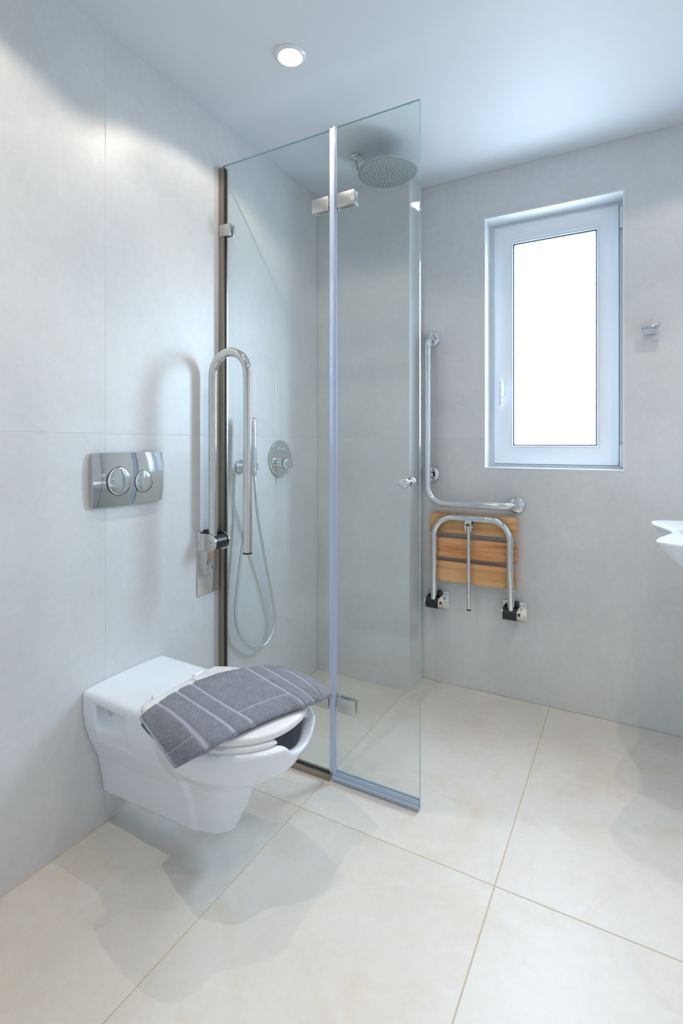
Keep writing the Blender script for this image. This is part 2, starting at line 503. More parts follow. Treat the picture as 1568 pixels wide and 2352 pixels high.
# ------------------------------------------------------------------ window
win = struct(thing('window_1', 'white framed bathroom window with bright frosted daylight', 'window', (1.085, YB + 0.10, WZ0)))
del win['category']
YW = YB + 0.105      # room-side face of the outer frame
bm = bmesh.new()     # lining of the reveal
LT = 0.006
box(bm, WX0, WX0 + LT, YB - 0.001, YW, WZ0, WZ1); box(bm, WX1 - LT, WX1, YB - 0.001, YW, WZ0, WZ1)
box(bm, WX0 + LT, WX1 - LT, YB - 0.001, YW, WZ1 - LT, WZ1); box(bm, WX0 + LT, WX1 - LT, YB - 0.001, YW, WZ0, WZ0 + LT)
obj('reveal_lining', bm, simple('reveal_paint', (0.80, 0.83, 0.85), 0.4), win, smooth=False)
def ring(bm, x0, x1, z0, z1, w, y0, y1, wl=None, wr=None, wt=None, wbm=None):
    wl = wl or w; wr = wr or w; wt = wt or w; wbm = wbm or w
    o = [(x0, z0), (x1, z0), (x1, z1), (x0, z1)]; i = [(x0 + wl, z0 + wbm), (x1 - wr, z0 + wbm), (x1 - wr, z1 - wt), (x0 + wl, z1 - wt)]
    def q(p, y): return bm.verts.new((p[0], y, p[1]))
    of, ob, inf, ib = [q(p, y0) for p in o], [q(p, y1) for p in o], [q(p, y0) for p in i], [q(p, y1) for p in i]
    for k in range(4):
        n = (k + 1) % 4
        bm.faces.new((of[k], of[n], inf[n], inf[k])); bm.faces.new((ob[n], ob[k], ib[k], ib[n]))
        bm.faces.new((of[n], of[k], ob[k], ob[n])); bm.faces.new((inf[k], inf[n], ib[n], ib[k]))
def rg(*a, bev=0.0, **k):
    bm = bmesh.new(); ring(bm, *a, **k)
    if bev:
        bmesh.ops.recalc_face_normals(bm, faces=bm.faces[:])
        bmesh.ops.bevel(bm, geom=[e for e in bm.edges], offset=bev, segments=2, affect='EDGES', profile=0.5)
    return bm
obj('frame', rg(WX0 + 0.001, WX1 - 0.001, WZ0 + 0.001, WZ1 - 0.001, 0.045, YW, YW + 0.06, bev=0.0015), M['pvc'], win)
SX0, SX1, SZ0, SZ1 = 0.826, 1.350, 1.056, 2.172
sash = obj('sash', rg(SX0, SX1, SZ0, SZ1, 0.073, YW - 0.016, YW + 0.05, bev=0.003), M['pvc'], win)
obj('glazing_bead', rg(SX0 + 0.072, SX1 - 0.072, SZ0 + 0.072, SZ1 - 0.072, 0.012, YW - 0.011, YW + 0.03, bev=0.002), M['pvc'], sash)
obj('gasket', rg(SX0 + 0.083, SX1 - 0.083, SZ0 + 0.083, SZ1 - 0.083, 0.007, YW - 0.004, YW + 0.02), M['gasket'], sash, smooth=False)
obj('sash_gap', rg(SX0 - 0.0025, SX1 + 0.0025, SZ0 - 0.0025, SZ1 + 0.0025, 0.006, YW - 0.0015, YW + 0.03), M['gasket'], win, smooth=False)
obj('pane', bx(SX0 + 0.080, SX1 - 0.080, YW + 0.012, YW + 0.016, SZ0 + 0.080, SZ1 - 0.080), M['pane'], sash, smooth=False)
# handle
hd = obj('handle', pz(rrect(0.850, 0.874, 1.375, 1.465, 0.009), 'y', YW - 0.026, YW - 0.016, bev=0.002), M['pvc'], sash, label='white window handle pointing down')
bm = bmesh.new()
tube(bm, [(0.862, YW - 0.026, 1.435), (0.862, YW - 0.052, 1.435)], 0.009, 16)
box(bm, 0.853, 0.871, YW - 0.064, YW - 0.050, 1.325, 1.447, bev=0.004)
hl = obj('handle_lever', bm, M['pvc'], sash)
for z in (2.118, 1.100):
    bm = bmesh.new()
    tube(bm, [(1.359, YW - 0.012, z - 0.046), (1.359, YW - 0.012, z + 0.046)], 0.0065, 16)
    box(bm, 1.352, 1.366, YW - 0.010, YW + 0.004, z - 0.040, z + 0.040, bev=0.001)
    obj('hinge', bm, M['pvc'], win)

# ------------------------------------------------------------------ downlights
def downlight(x, y, label, group=None, power=SPOT_W, core=CORE):
    t = thing('downlight', label, 'ceiling light', (x, y, H), group)
    ringm = lz([(0.0, 0.050), (-0.003, 0.050), (-0.007, 0.046), (-0.009, 0.040), (-0.007, 0.035), (-0.003, 0.0335), (0.0, 0.0335)], (x, y, H), (0, 0, 1), 56)
    obj('bezel', ringm, M['plast'], t)
    obj('lens', lz([(-0.0035, 0.0335), (-0.006, 0.028), (-0.008, 0.018), (-0.009, 0.0)], (x, y, H), (0, 0, 1), 40), M['bulb'], t)
    for watts, ang, bl in ((power, 138, 0.22), (power * core, 92, 0.9)):     # wash and core of the beam
        ld = bpy.data.lights.new('lamp', 'SPOT'); ld.energy = watts; ld.color = SPOT_COL
        ld.spot_size = math.radians(ang); ld.spot_blend = bl; ld.shadow_soft_size = 0.006
        lo = bpy.data.objects.new('lamp', ld); link(lo); lo.parent = t; lo.location = (0, 0, -0.024)
    return t
downlight(0.433, 1.392, 'lit white round recessed downlight in the ceiling above the toilet')
for x, y, w, k, lab in ((0.42, 0.51, 1.5, 1.6, 'lit white downlight off frame near the left wall, mirrored in the glass door'),
                     (1.66, 0.62, 0.5, 4.2, 'lit white downlight off frame to the right, farthest from the window'),
                     (1.66, 1.27, 0.5, 4.2, 'lit white downlight off frame to the right, middle of its row'),
                     (1.66, 1.84, 0.5, 4.2, 'lit white downlight off frame to the right, nearest the window')):
    downlight(x, y, lab, 'downlights outside the frame', SPOT_W * w, k)

# ------------------------------------------------------------------ toilet
TY = 1.11
def toilet_field():
    h = 0.003
    x = np.arange(-0.012, 0.72, h); y = np.arange(-0.23, 0.2301, h); z = np.arange(0.07, 0.47, h)
    X, Y, Z = np.meshgrid(x, y, z, indexing='ij')
    aY = np.abs(Y)
    # rear block and foot
    hw = np.interp(Z, [0.07, 0.096, 0.13, 0.185, 0.218, 0.284, 0.33, 0.36, 0.44], [0.078, 0.081, 0.087, 0.096, 0.103, 0.131, 0.146, 0.150, 0.153])
    hw_f = np.interp(Z, [0.07, 0.10, 0.185, 0.218, 0.284, 0.33, 0.36, 0.44], [0.058, 0.062, 0.082, 0.094, 0.126, 0.143, 0.150, 0.153])
    tt = np.clip((X - 0.02) / 0.40, 0, 1)
    w = hw + (hw_f - hw) * tt
    st = np.clip((X - 0.352) / 0.018, 0, 1); w = w * (1 - 0.085 * st * st * (3 - 2 * st))
    xf = np.interp(Z, [0.07, 0.10, 0.16, 0.22, 0.30, 0.44], [0.428, 0.445, 0.478, 0.50, 0.50, 0.46])
    # plan rounding of the foot front
    dx = np.clip((X - (xf - 0.105)) / 0.105, 0, 1.5)
    side = (aY - w * np.sqrt(np.clip(1 - dx ** 2.1, 0.0, 1))) * 0.9
    side = np.where(dx >= 1, np.maximum(side, X - xf), side)
    ztop = 0.438 - 0.006 * (Y / 0.15) ** 2 - 0.004 * np.clip(X / 0.24, 0, 1)
    zbot = 0.094 - 0.008 * np.clip((X - 0.1) / 0.3, 0, 1)
    block = smax(smax(side, Z - ztop, 0.016), zbot - Z, 0.014)
    block = np.maximum(block, -X + 0.0005)
    # pocket with the fixing on each side
    depth = 0.046 * np.clip((Z - 0.305) / 0.095, 0, 1) ** 1.3 * np.clip((0.190 - X) / 0.125, 0, 1)
    pk = np.maximum((w - depth) - aY, Z - (0.405 - 0.075 * (X - 0.06)))
    pk = smax(smax(pk, 0.058 - X, 0.004), X - 0.185, 0.004)
    pk = np.maximum(pk, 0.300 - Z)
    block = smax(block, -pk, 0.005)
    # bowl: stacked ovals
    zz = [0.235, 0.250, 0.268, 0.292, 0.322, 0.36, 0.39, 0.412]
    fr = np.interp(Z, zz, [0.46, 0.505, 0.552, 0.597, 0.633, 0.658, 0.670, 0.675])
    by = np.interp(Z, zz, [0.075, 0.098, 0.122, 0.145, 0.166, 0.184, 0.190, 0.190])
    xc = 0.405
    ax = np.where(X > xc, np.maximum(fr - xc, 0.03), 0.15)
    e = 2.25
    rr = ((np.abs(X - xc) / ax) ** e + (aY / by) ** e) ** (1 / e)
    bowl = (rr - 1) * 0.17
    bowl = smax(bowl, Z - 0.410, 0.010); bowl = smax(bowl, 0.243 - Z, 0.02)
    bowl = np.maximum(bowl, -X + 0.0005)
    body = smin(block, bowl, 0.014)
    # hollow of the bowl and the open front
    ri = ((np.abs(X - 0.43) / np.where(X > 0.43, np.maximum(fr - 0.43 - 0.028, 0.02), 0.17)) ** 2 + (aY / np.maximum(by - 0.032, 0.02)) ** 2) ** 0.5
    hol = np.maximum((ri - 1) * 0.15, 0.235 - Z)
    body = smax(body, -hol, 0.008)
    yc = Y - 0.018
    notch = np.sqrt((yc / 0.078) ** 2 + ((Z - 0.424) / 0.052) ** 2) - 1
    notch = np.maximum(notch * 0.05, 0.52 - X)
    body = smax(body, -notch, 0.010)
    return surface_nets(body, (x[0], y[0] + TY, z[0]), h)
wc = thing('wall_hung_toilet', 'white wall-hung toilet with closed lid and an open-front bowl', 'toilet', (0.0, TY, 0.094))
V, F = toilet_field(); V = relax(V, F, 6, 0.5)
obj('bowl', (V, F), M['ceramic'], wc, angle=None)

def oval(xc, af, ar, b, e, n=96, x_min=None, gap=None):
    pts = []
    for k in range(n):
        a = 2 * PI * k / n
        c, s = math.cos(a), math.sin(a)
        X = xc + (af if c > 0 else ar) * math.copysign(abs(c) ** (2 / e), c); Y = b * math.copysign(abs(s) ** (2 / e), s)
        if x_min is not None: X = max(X, x_min)
        pts.append((X, Y))
    return pts
def stack(bm, outlines):
    """outlines: list of (z, polygon) from bottom to top, same length."""
    rings = [[bm.verts.new((u, v + TY, z)) for u, v in p] for z, p in outlines]
    n = len(rings[0])
    for a, b in zip(rings, rings[1:]):
        for k in range(n): bm.faces.new((a[k], a[(k + 1) % n], b[(k + 1) % n], b[k]))
    bm.faces.new(rings[0][::-1]); bm.faces.new(rings[-1])
def shrink(d, **k): return oval(0.425, 0.222 - d, 0.27 - d, 0.186 - d, 2.2, x_min=0.236 + d)
bm = bmesh.new()
stack(bm, [(0.4265, shrink(0.006)), (0.4275, shrink(0.002)), (0.430, shrink(0)), (0.439, shrink(0)), (0.4425, shrink(0.0015)), (0.4455, shrink(0.006)), (0.4472, shrink(0.016)), (0.4482, shrink(0.05))])
obj('lid', bm, M['plast'], wc, angle=None)
# horseshoe seat, open at the front
bm = bmesh.new()
n = 90; A0 = math.radians(20)
sec = []
for k in range(n + 1):
    a = A0 + (2 * PI - 2 * A0) * k / n
    c, s = math.cos(a), math.sin(a)
    def ov(af, ar, b, e=2.2): return (0.425 + (af if c > 0 else ar) * math.copysign(abs(c) ** (2 / e), c), b * math.copysign(abs(s) ** (2 / e), s))
    po_, pi_ = ov(0.226, 0.20, 0.188), ov(0.165, 0.13, 0.125)
    endf = min(1.0, min(k, n - k) / 3.0); endf = math.sqrt(1 - (1 - endf) ** 2)
    mid = ((po_[0] + pi_[0]) / 2, (po_[1] + pi_[1]) / 2)
    prof = [(0, 0.2), (0.03, 0.6), (0.12, 1.0), (0.88, 1.0), (0.97, 0.6), (1, 0.2), (1, -0.2), (0.97, -0.8), (0.88, -1), (0.12, -1), (0.03, -0.8), (0, -0.2)]
    sec.append([bm.verts.new((po_[0] + (pi_[0] - po_[0]) * u, po_[1] + (pi_[1] - po_[1]) * u + TY, 0.4175 + 0.0082 * v * (0.35 + 0.65 * endf))) for u, v in prof])
for a, b in zip(sec, sec[1:]):
    for k in range(12): bm.faces.new((a[k], a[(k + 1) % 12], b[(k + 1) % 12], b[k]))
bm.faces.new(sec[0][::-1]); bm.faces.new(sec[-1])
obj('seat', bm, M['plast'], wc, angle=60)
for s in (-1, 1):
    obj('hinge', lz([(-0.016, 0.0), (-0.016, 0.007), (0.016, 0.007), (0.016, 0.0)], (0.229, TY + s * 0.078, 0.4385), (0, 1, 0), 24), M['plast'], wc, angle=50)
    obj('fixing_cap', lz([(0.0, 0.0), (0.0, 0.021), (0.005, 0.021), (0.009, 0.017), (0.011, 0.0)], (0.100, TY + s * 0.118, 0.386), (0.0, s, 0.10), 32), M['steel'], wc, label='grey metal fixing cap')

obj('hinge_cover', pz(rrect(0.250, 0.292, TY + 0.030, TY + 0.085, 0.004), 'z', 0.446, 0.4515, bev=0.001), M['plast'], wc)

# ------------------------------------------------------------------ towel
def build_towel():
    ctrl = np.array([
        [(.300, .912, .452), (.385, .882, .436), (.472, .862, .402)],
        [(.303, .960, .468), (.420, .925, .474), (.545, .885, .460)],
        [(.308, 1.05, .476), (.440, 1.01, .480), (.577, .980, .475)],
        [(.335, 1.165, .477), (.470, 1.12, .480), (.614, 1.09, .476)],
        [(.405, 1.275, .474), (.525, 1.23, .477), (.655, 1.18, .474)],
        [(.447, 1.309, .470), (.562, 1.275, .474), (.664, 1.212, .475)],
        [(.459, 1.326, .460), (.575, 1.296, .466), (.674, 1.246, .471)]])
    ctrl[1:, :, 2] -= 0.005
    NS, NT = 300, 150
    cols = [np.array(catmull(ctrl[:, c], 30)) for c in range(3)]
    m = len(cols[0])
    d = np.linalg.norm(np.diff(cols[1], axis=0), axis=1); L = np.concatenate([[0], np.cumsum(d)]); L /= L[-1]
    ss = np.linspace(0, 1, NS)
    cols = [np.stack([np.interp(ss, L, c[:, k]) for k in range(3)], 1) for c in cols]
    tt = np.linspace(0, 1, NT)[None, :, None]
    a, b, c = [q[:, None, :] for q in cols]
    q1 = 2 * b - 0.5 * (a + c)
    P = (1 - tt) ** 2 * a + 2 * tt * (1 - tt) * q1 + tt ** 2 * c
    du = np.gradient(P, axis=0); dv = np.gradient(P, axis=1)
    Nn = np.cross(dv, du); Nn /= np.linalg.norm(Nn, axis=2, keepdims=True)
    if Nn[..., 2].mean() < 0: Nn = -Nn
    s = ss[:, None] + 0 * tt[..., 0]; t = tt[..., 0] + 0 * ss[:, None]
    band = np.zeros((NS, NT))
    def groove(coord, pos, w, lo=None, hi=None, other=None):
        g = np.clip(1.5 - np.abs(coord - pos) / w, 0, 1)
        if lo is not None: g = g * (other > lo) * (other < hi)
        return g
    for pos in (0.155, 0.285, 0.385, 0.735, 0.825, 0.92): band = np.maximum(band, groove(s, pos, 0.0125))
    band = np.maximum(band, groove(t, 0.80, 0.016, 0.385, 0.735, s))
    band = np.maximum(band, groove(t, 0.80, 0.016, 0.0, 0.155, s))
    band = np.maximum(band, (s < 0.018) * 1.0)
    rs = np.random.RandomState(3)
    lump = rs.randn(NS // 8 + 2, NT // 8 + 2)
    yi = np.linspace(0, lump.shape[0] - 1.01, NS); xi = np.linspace(0, lump.shape[1] - 1.01, NT)
    y0, x0 = yi.astype(int), xi.astype(int); fy, fx = (yi - y0)[:, None], (xi - x0)[None, :]
    lumps = (lump[y0][:, x0] * (1 - fy) * (1 - fx) + lump[y0 + 1][:, x0] * fy * (1 - fx) + lump[y0][:, x0 + 1] * (1 - fy) * fx + lump[y0 + 1][:, x0 + 1] * fy * fx)
    fuzz = rs.randn(NS, NT) * 0.0006
    # pile of the far end rolled under: fade at the edges
    edge = np.minimum(1, np.minimum(t, 1 - t) / 0.03)
    off = -0.0028 * band + 0.0005 * lumps + fuzz * (1 - band)
    top = P + Nn * off[..., None]
    gap = 0.0180 + np.exp(-s * 9) * (0.004 * (1 - t) + 0.060 * t * (1 - t) ** 1.5)
    q = np.clip((t - 0.88) / 0.12, 0, 1); rd = 1 - np.sqrt(np.clip(1 - q * q, 0.0, 1))
    q2 = np.clip((s - 0.965) / 0.035, 0, 1); rd2 = 0.85 * (1 - np.sqrt(np.clip(1 - q2 * q2, 0.0, 1)))
    rd = np.maximum(rd, rd2)
    top = top - Nn * (0.47 * gap * rd)[..., None]
    bot = P - Nn * (gap - 0.47 * gap * rd)[..., None]
    # lower layer set back a little at the open end
    V = np.concatenate([top.reshape(-1, 3), bot.reshape(-1, 3)])
    K = NS * NT
    F = []
    for i in range(NS - 1):
        for j in range(NT - 1):
            q = i * NT + j
            F.append((q, q + 1, q + NT + 1, q + NT)); F.append((K + q, K + q + NT, K + q + NT + 1, K + q + 1))
        q = i * NT + NT - 1
        F.append((q, K + q, K + q + NT, q + NT))            # the fold along the front edge
    o = obj('towel', (V, F), M['towel'], angle=None)
    at = o.data.attributes.new('woven', 'FLOAT', 'POINT')
    at.data.foreach_set('value', np.concatenate([band.ravel(), (band * 0).ravel()]).astype(np.float32))
    so = o.modifiers.new('pile', 'SOLIDIFY'); so.thickness = 0.0075; so.offset = -0.2
    so.use_even_offset = False
    o['label'] = 'grey terry towel with woven bands folded over the toilet lid'; o['category'] = 'towel'
    return o
build_towel()

# ------------------------------------------------------------------ flush plate
fp = thing('flush_plate', 'chrome flush plate with two round buttons on the tiled wall', 'flush plate', (0.0, 1.114, 0.960))
def pillow(y0, y1, z0, z1, base, bulge, ny=40, nz=30, r=0.008):
    bm = bmesh.new(); g = []
    for i in range(ny + 1):
        row = []
        for j in range(nz + 1):
            u, v = -1 + 2 * i / ny, -1 + 2 * j / nz
            y = (y0 + y1) / 2 + u * (y1 - y0) / 2 * (1 - 0.018 * (abs(v) ** 3)); z = (z0 + z1) / 2 + v * (z1 - z0) / 2 * (1 - 0.02 * abs(u) ** 3)
            x = base + bulge * (1 - 0.72 * v * v - 0.28 * u * u)
            row.append(bm.verts.new((x, y, z)))
        g.append(row)
    for i in range(ny):
        for j in range(nz): bm.faces.new((g[i][j], g[i + 1][j], g[i + 1][j + 1], g[i][j + 1]))
    loop = [g[i][0] for i in range(ny + 1)] + [g[ny][j] for j in range(1, nz + 1)] + [g[i][nz] for i in range(ny - 1, -1, -1)] + [g[0][j] for j in range(nz - 1, 0, -1)]
    back = [bm.verts.new((0.0003, v.co.y, v.co.z)) for v in loop]; n = len(loop)
    for k in range(n): bm.faces.new((loop[k], back[k], back[(k + 1) % n], loop[(k + 1) % n]))
    bm.faces.new(back)
    return bm
PB, PU = 0.012, 0.007
def plate_x(y, z): return PB + PU * (1 - 0.72 * ((z - 1.041) / 0.0815) ** 2 - 0.28 * ((y - 1.114) / 0.131) ** 2)
obj('plate', pillow(0.983, 1.245, 0.9595, 1.1225, PB, PU), M['chrome'], fp, angle=30)
for (y, z, r, lab) in ((1.072, 1.035, 0.0435, 'larger round chrome flush button'), (1.164, 1.029, 0.0350, 'smaller round chrome flush button')):
    x = plate_x(y, z) - 0.0012
    b = obj('flush_button', lz([(-0.004, r), (0.0010, r), (0.0026, r - 0.0014), (0.0034, r - 0.006), (0.0040, r * 0.5), (0.0042, 0.0)], (x, y, z), (1, 0.03, 0.02), 56), M['chrome'], fp, label=lab, angle=50)
    obj('button_gap', lz([(-0.006, r + 0.0012), (0.0016, r + 0.0012), (0.0016, r), (-0.006, r)], (x, y, z), (1, 0.03, 0.02), 56), M['dark'], b, angle=50)

# ------------------------------------------------------------------ fold-up grab rail by the toilet
gr = thing('grab_rail', 'polished steel U-shaped grab rail folded up beside the glass screen', 'grab rail', (0.0, 1.471, 0.587))
obj('wall_plate', bx(0.0003, 0.006, 1.418, 1.524, 0.588, 0.822, bev=0.0015), M['chrome'], gr)
RX0, RX1, RY, RT, TB = 0.042, 0.205, 1.456, 0.0158, 1.482
for s, yy in ((-1, 1.436), (1, 1.506)):
    poly = [(0.006, 0.756), (0.045, 0.752)] + [(0.045 + 0.033 * math.cos(a), 0.785 + 0.033 * math.sin(a)) for a in np.linspace(-PI / 2, PI / 2, 14)] + [(0.006, 0.818)]
    obj('hinge_cheek', pz(poly, 'y', yy - 0.002, yy + 0.002), M['steel'], gr, angle=30)
obj('hinge_barrel', lz([(-0.033, 0.0), (-0.033, 0.027), (0.033, 0.027), (0.033, 0.0)], (0.047, 1.471, 0.785), (0, 1, 0), 32), M['black'], gr, label='black hinge barrel', angle=50)
obj('hinge_buffer', bx(0.006, 0.034, 1.440, 1.502, 0.792, 0.832, bev=0.006), M['black'], gr)
for yy in (1.4335, 1.5085):
    obj('hinge_bolt', lz([(-0.003, 0.0), (-0.003, 0.007), (0.003, 0.007), (0.003, 0.0)], (0.047, yy, 0.785), (0, 1, 0), 16), M['steel'], gr, angle=50)
cx = (RX0 + RX1) / 2; rb = (RX1 - RX0) / 2
bm = bmesh.new()
tube(bm, [(RX0, RY, 0.800), (RX0, RY, 1.0), (RX0, RY, 1.2)] + [tuple(p) for p in arc((cx, RY, TB - rb), (-1, 0, 0), (0, 0, 1), rb, 0, PI, 28)] + [(RX1, RY, 1.2), (RX1, RY, 1.0), (RX1, RY, 0.765)], RT, 28)
obj('rail_tube', bm, M['steel'], gr, angle=50)
obj('end_cap', lz([(-0.001, 0.0), (-0.001, 0.0162), (0.005, 0.0162), (0.005, 0.0)], (RX1, RY, 0.760), (0, 0, 1), 28), M['black'], gr, label='black plastic end cap', angle=50)

# ------------------------------------------------------------------ shower screen and door
GT = 0.008
YG = 1.541
def glass_panel(x0, x1, z0, z1):
    bm = bmesh.new(); box(bm, x0, x1, YG, YG + GT, z0, z1)
    bm.normal_update()
    for f in bm.faces:
        f.material_index = 0 if abs(f.normal.y) > 0.9 else 1
    return bm
ss = thing('shower_screen', 'fixed clear glass shower panel in a bronze profile by the wall', 'shower screen', (0.26, YG, 0.0))
obj('fixed_panel', glass_panel(0.014, 0.496, 0.012, 2.224), [M['glass'], M['edge']], ss, smooth=False)
bm = bmesh.new(); box(bm, 0.0003, 0.011, YG - 0.008, YG + GT + 0.008, 0.0, 2.215); box(bm, 0.011, 0.026, YG - 0.008, YG - 0.001, 0.0, 2.215); box(bm, 0.011, 0.026, YG + GT + 0.001, YG + GT + 0.008, 0.0, 2.215)
obj('wall_profile', bm, M['bronze'], ss, smooth=False)
obj('profile_gasket', bx(0.0262, 0.0276, YG - 0.006, YG - 0.0003, 0.012, 2.213), M['dark'], ss, smooth=False)
bm = bmesh.new(); box(bm, 0.027, 0.497, YG - 0.010, YG - 0.001, 0.0005, 0.022); box(bm, 0.027, 0.497, YG + GT + 0.001, YG + GT + 0.010, 0.0005, 0.022); box(bm, 0.027, 0.497, YG - 0.001, YG + GT + 0.001, 0.0005, 0.010)
obj('floor_profile', bm, M['bronze'], ss, smooth=False)
obj('floor_gasket', bx(0.03, 0.496, YG - 0.004, YG - 0.0003, 0.0215, 0.0245), M['dark'], ss, smooth=False)
def clampy(name, x0, x1, z0, z1, parent):
    bm = bmesh.new()
    box(bm, x0, x1, YG - 0.011, YG - 0.0004, z0, z1, bev=0.0012); box(bm, x0, x1, YG + GT + 0.0004, YG + GT + 0.011, z0, z1, bev=0.0012)
    return obj(name, bm, M['satin'], parent)
clampy('wall_clamp', 0.006, 0.058, 1.947, 1.992, ss)
for z0, z1 in ((1.947, 1.994), (0.244, 0.292)):
    clampy('hinge_plate', 0.428, 0.492, z0, z1, ss)
sd = thing('shower_door', 'clear frameless glass shower door closed beside the fixed panel', 'shower door', (0.66, YG, 0.006))
obj('door_panel', glass_panel(0.504, 0.818, 0.012, 2.227), [M['glass'], M['edge']], sd, smooth=False)
for z0, z1 in ((1.947, 1.994), (0.244, 0.292)):
    clampy('hinge_plate', 0.528, 0.594, z0, z1, sd)
    obj('hinge_knuckle', lz([(z0 + 0.002, 0.0), (z0 + 0.002, 0.0085), (z1 - 0.002, 0.0085), (z1 - 0.002, 0.0)], (0.510, YG + GT + 0.012, 0), (0, 0, 1), 16), M['satin'], sd, angle=50)
bm = bmesh.new()
box(bm, 0.4945, 0.5215, YG - 0.0035, YG - 0.0005, 0.030, 2.226, bev=0.001); tube(bm, [(0.514, YG - 0.005, 0.030), (0.514, YG - 0.005, 2.226)], 0.0045, 12)
obj('vertical_seal', bm, M['seal'], sd, angle=50)
bm = bmesh.new()
box(bm, 0.506, 0.817, YG - 0.004, YG - 0.0004, 0.003, 0.036, bev=0.001); box(bm, 0.506, 0.817, YG + GT + 0.0004, YG + GT + 0.004, 0.003, 0.036, bev=0.001)
tube(bm, [(0.506, YG - 0.006, 0.017), (0.817, YG - 0.006, 0.017)], 0.004, 10)
obj('bottom_seal', bm, M['seal2'], sd, angle=50)
for s, y0 in ((-1, YG), (1, YG + GT)):
    obj('door_knob', lz([(0.0002, 0.0), (0.0002, 0.013), (0.004, 0.013), (0.006, 0.008), (0.012, 0.0085), (0.018, 0.014), (0.026, 0.0165), (0.033, 0.014), (0.036, 0.007), (0.0365, 0.0)], (0.776, y0, 1.027), (0, s, 0), 32), M['chrome'], sd, label='chrome door knob', angle=60)

# ------------------------------------------------------------------ shower fittings on the left wall
mx = thing('shower_mixer', 'round chrome shower mixer valve on the wall behind the glass', 'shower mixer', (0.0, 1.934, 0.998))
obj('rosette', lz([(0.0003, 0.0), (0.0003, 0.083), (0.006, 0.083), (0.0095, 0.080), (0.0105, 0.072), (0.011, 0.0)], (0, 1.934, 1.082), (1, 0, 0), 64), M['chrome'], mx, angle=40)
obj('knob', lz([(0.010, 0.0), (0.010, 0.0235), (0.030, 0.0235), (0.030, 0.0215), (0.033, 0.0215), (0.033, 0.0235), (0.055, 0.0235), (0.058, 0.0215), (0.058, 0.0)], (0, 1.934, 1.062), (1, 0, 0), 36), M['chrome'], mx, angle=40)
obj('knob_gap', lz([(0.0302, 0.0), (0.0302, 0.0222), (0.0328, 0.0222), (0.0328, 0.0)], (0, 1.934, 1.062), (1, 0, 0), 36), M['dark'], mx, angle=40)
bm = bmesh.new(); tube(bm, [(0.047, 1.934, 1.040), (0.048, 1.934, 0.985)], 0.0045, 14)
obj('lever', bm, M['chrome'], mx, angle=50)
obj('diverter_button', lz([(0.010, 0.0), (0.010, 0.0125), (0.022, 0.0125), (0.026, 0.0115), (0.030, 0.009), (0.030, 0.0)], (0, 1.934, 1.122), (1, 0, 0), 28), M['chrome'], mx, angle=40)

hold = thing('shower_holder', 'round chrome wall elbow holding the slim hand shower', 'shower holder', (0.0, 1.660, 1.026))
obj('rosette', lz([(0.0003, 0.0), (0.0003, 0.029), (0.006, 0.029), (0.009, 0.026), (0.0095, 0.0)], (0, 1.660, 1.056), (1, 0, 0), 40), M['chrome'], hold, angle=40)
bm = bmesh.new(); tube(bm, [(0.008, 1.660, 1.056), (0.058, 1.660, 1.056)], 0.0105, 20)
lathe(bm, [(-0.014, 0.0105), (-0.014, 0.0155), (0.014, 0.0155), (0.014, 0.0105), (-0.014, 0.0105)], (0.072, 1.660, 1.056), (0.03, 0, 1), 24)
tube(bm, [(0.044, 1.660, 1.052), (0.044, 1.660, 1.018)], 0.0085, 16)
obj('bracket', bm, M['chrome'], hold, angle=40)
hs = thing('hand_shower', 'slim chrome stick hand shower with hose hanging in a long loop', 'hand shower', (0.07, 1.660, 0.290))
bm = bmesh.new()
tube(bm, [(0.0735, 1.660, 1.022), (0.0732, 1.660, 1.034), (0.072, 1.660, 1.05), (0.0715, 1.660, 1.09), (0.070, 1.660, 1.16), (0.0675, 1.660, 1.252), (0.0674, 1.660, 1.255)], [0.008, 0.0095, 0.0098, 0.0112, 0.0118, 0.0120, 0.009], 22)
obj('handset', bm, M['chrome'], hs, angle=50)
path = catmull([(0.0735, 1.660, 1.026), (0.072, 1.668, 0.975), (0.058, 1.700, 0.860), (0.042, 1.765, 0.680), (0.034, 1.828, 0.500), (0.031, 1.856, 0.400), (0.030, 1.845, 0.335), (0.030, 1.795, 0.296), (0.030, 1.735, 0.292), (0.030, 1.670, 0.328), (0.029, 1.615, 0.405), (0.028, 1.600, 0.490), (0.030, 1.616, 0.620), (0.036, 1.640, 0.790), (0.042, 1.655, 0.920), (0.044, 1.660, 1.021)], 12)
bm = bmesh.new(); tube(bm, path, 0.0062, 14)
obj('hose', bm, M['hose'], hs, angle=None)

# overhead shower
oh = thing('overhead_shower', 'large round rain shower head on a ceiling elbow', 'shower head', (0.343, 2.022, H))
obj('rosette', lz([(0.0, 0.0), (0.0, 0.029), (-0.006, 0.029), (-0.010, 0.024), (-0.011, 0.0)], (0.343, 2.022, H), (0, 0, 1), 40), M['chrome'], oh, angle=40)
bm = bmesh.new()
tube(bm, [(0.343, 2.022, H - 0.008), (0.343, 2.022, H - 0.045)], 0.0105, 20)
tube(bm, [(0.343, 2.022, H - 0.040), (0.343, 2.022, H - 0.055)], 0.0150, 20)
tube(bm, [(0.343, 2.022, H - 0.050)] + [tuple(p) for p in arc((0.361, 2.022, H - 0.056), (-1, 0, 0), (0, 0, -1), 0.018, 0, PI / 2, 10)] + [(0.40, 2.022, H - 0.074), (0.47, 2.022, H - 0.078)], 0.0105, 20)
obj('elbow_arm', bm, M['chrome'], oh, angle=50)
HC = Vector((0.490, 2.030, 2.303)); HA = Vector((0.03, 0.0, -1.0)).normalized()
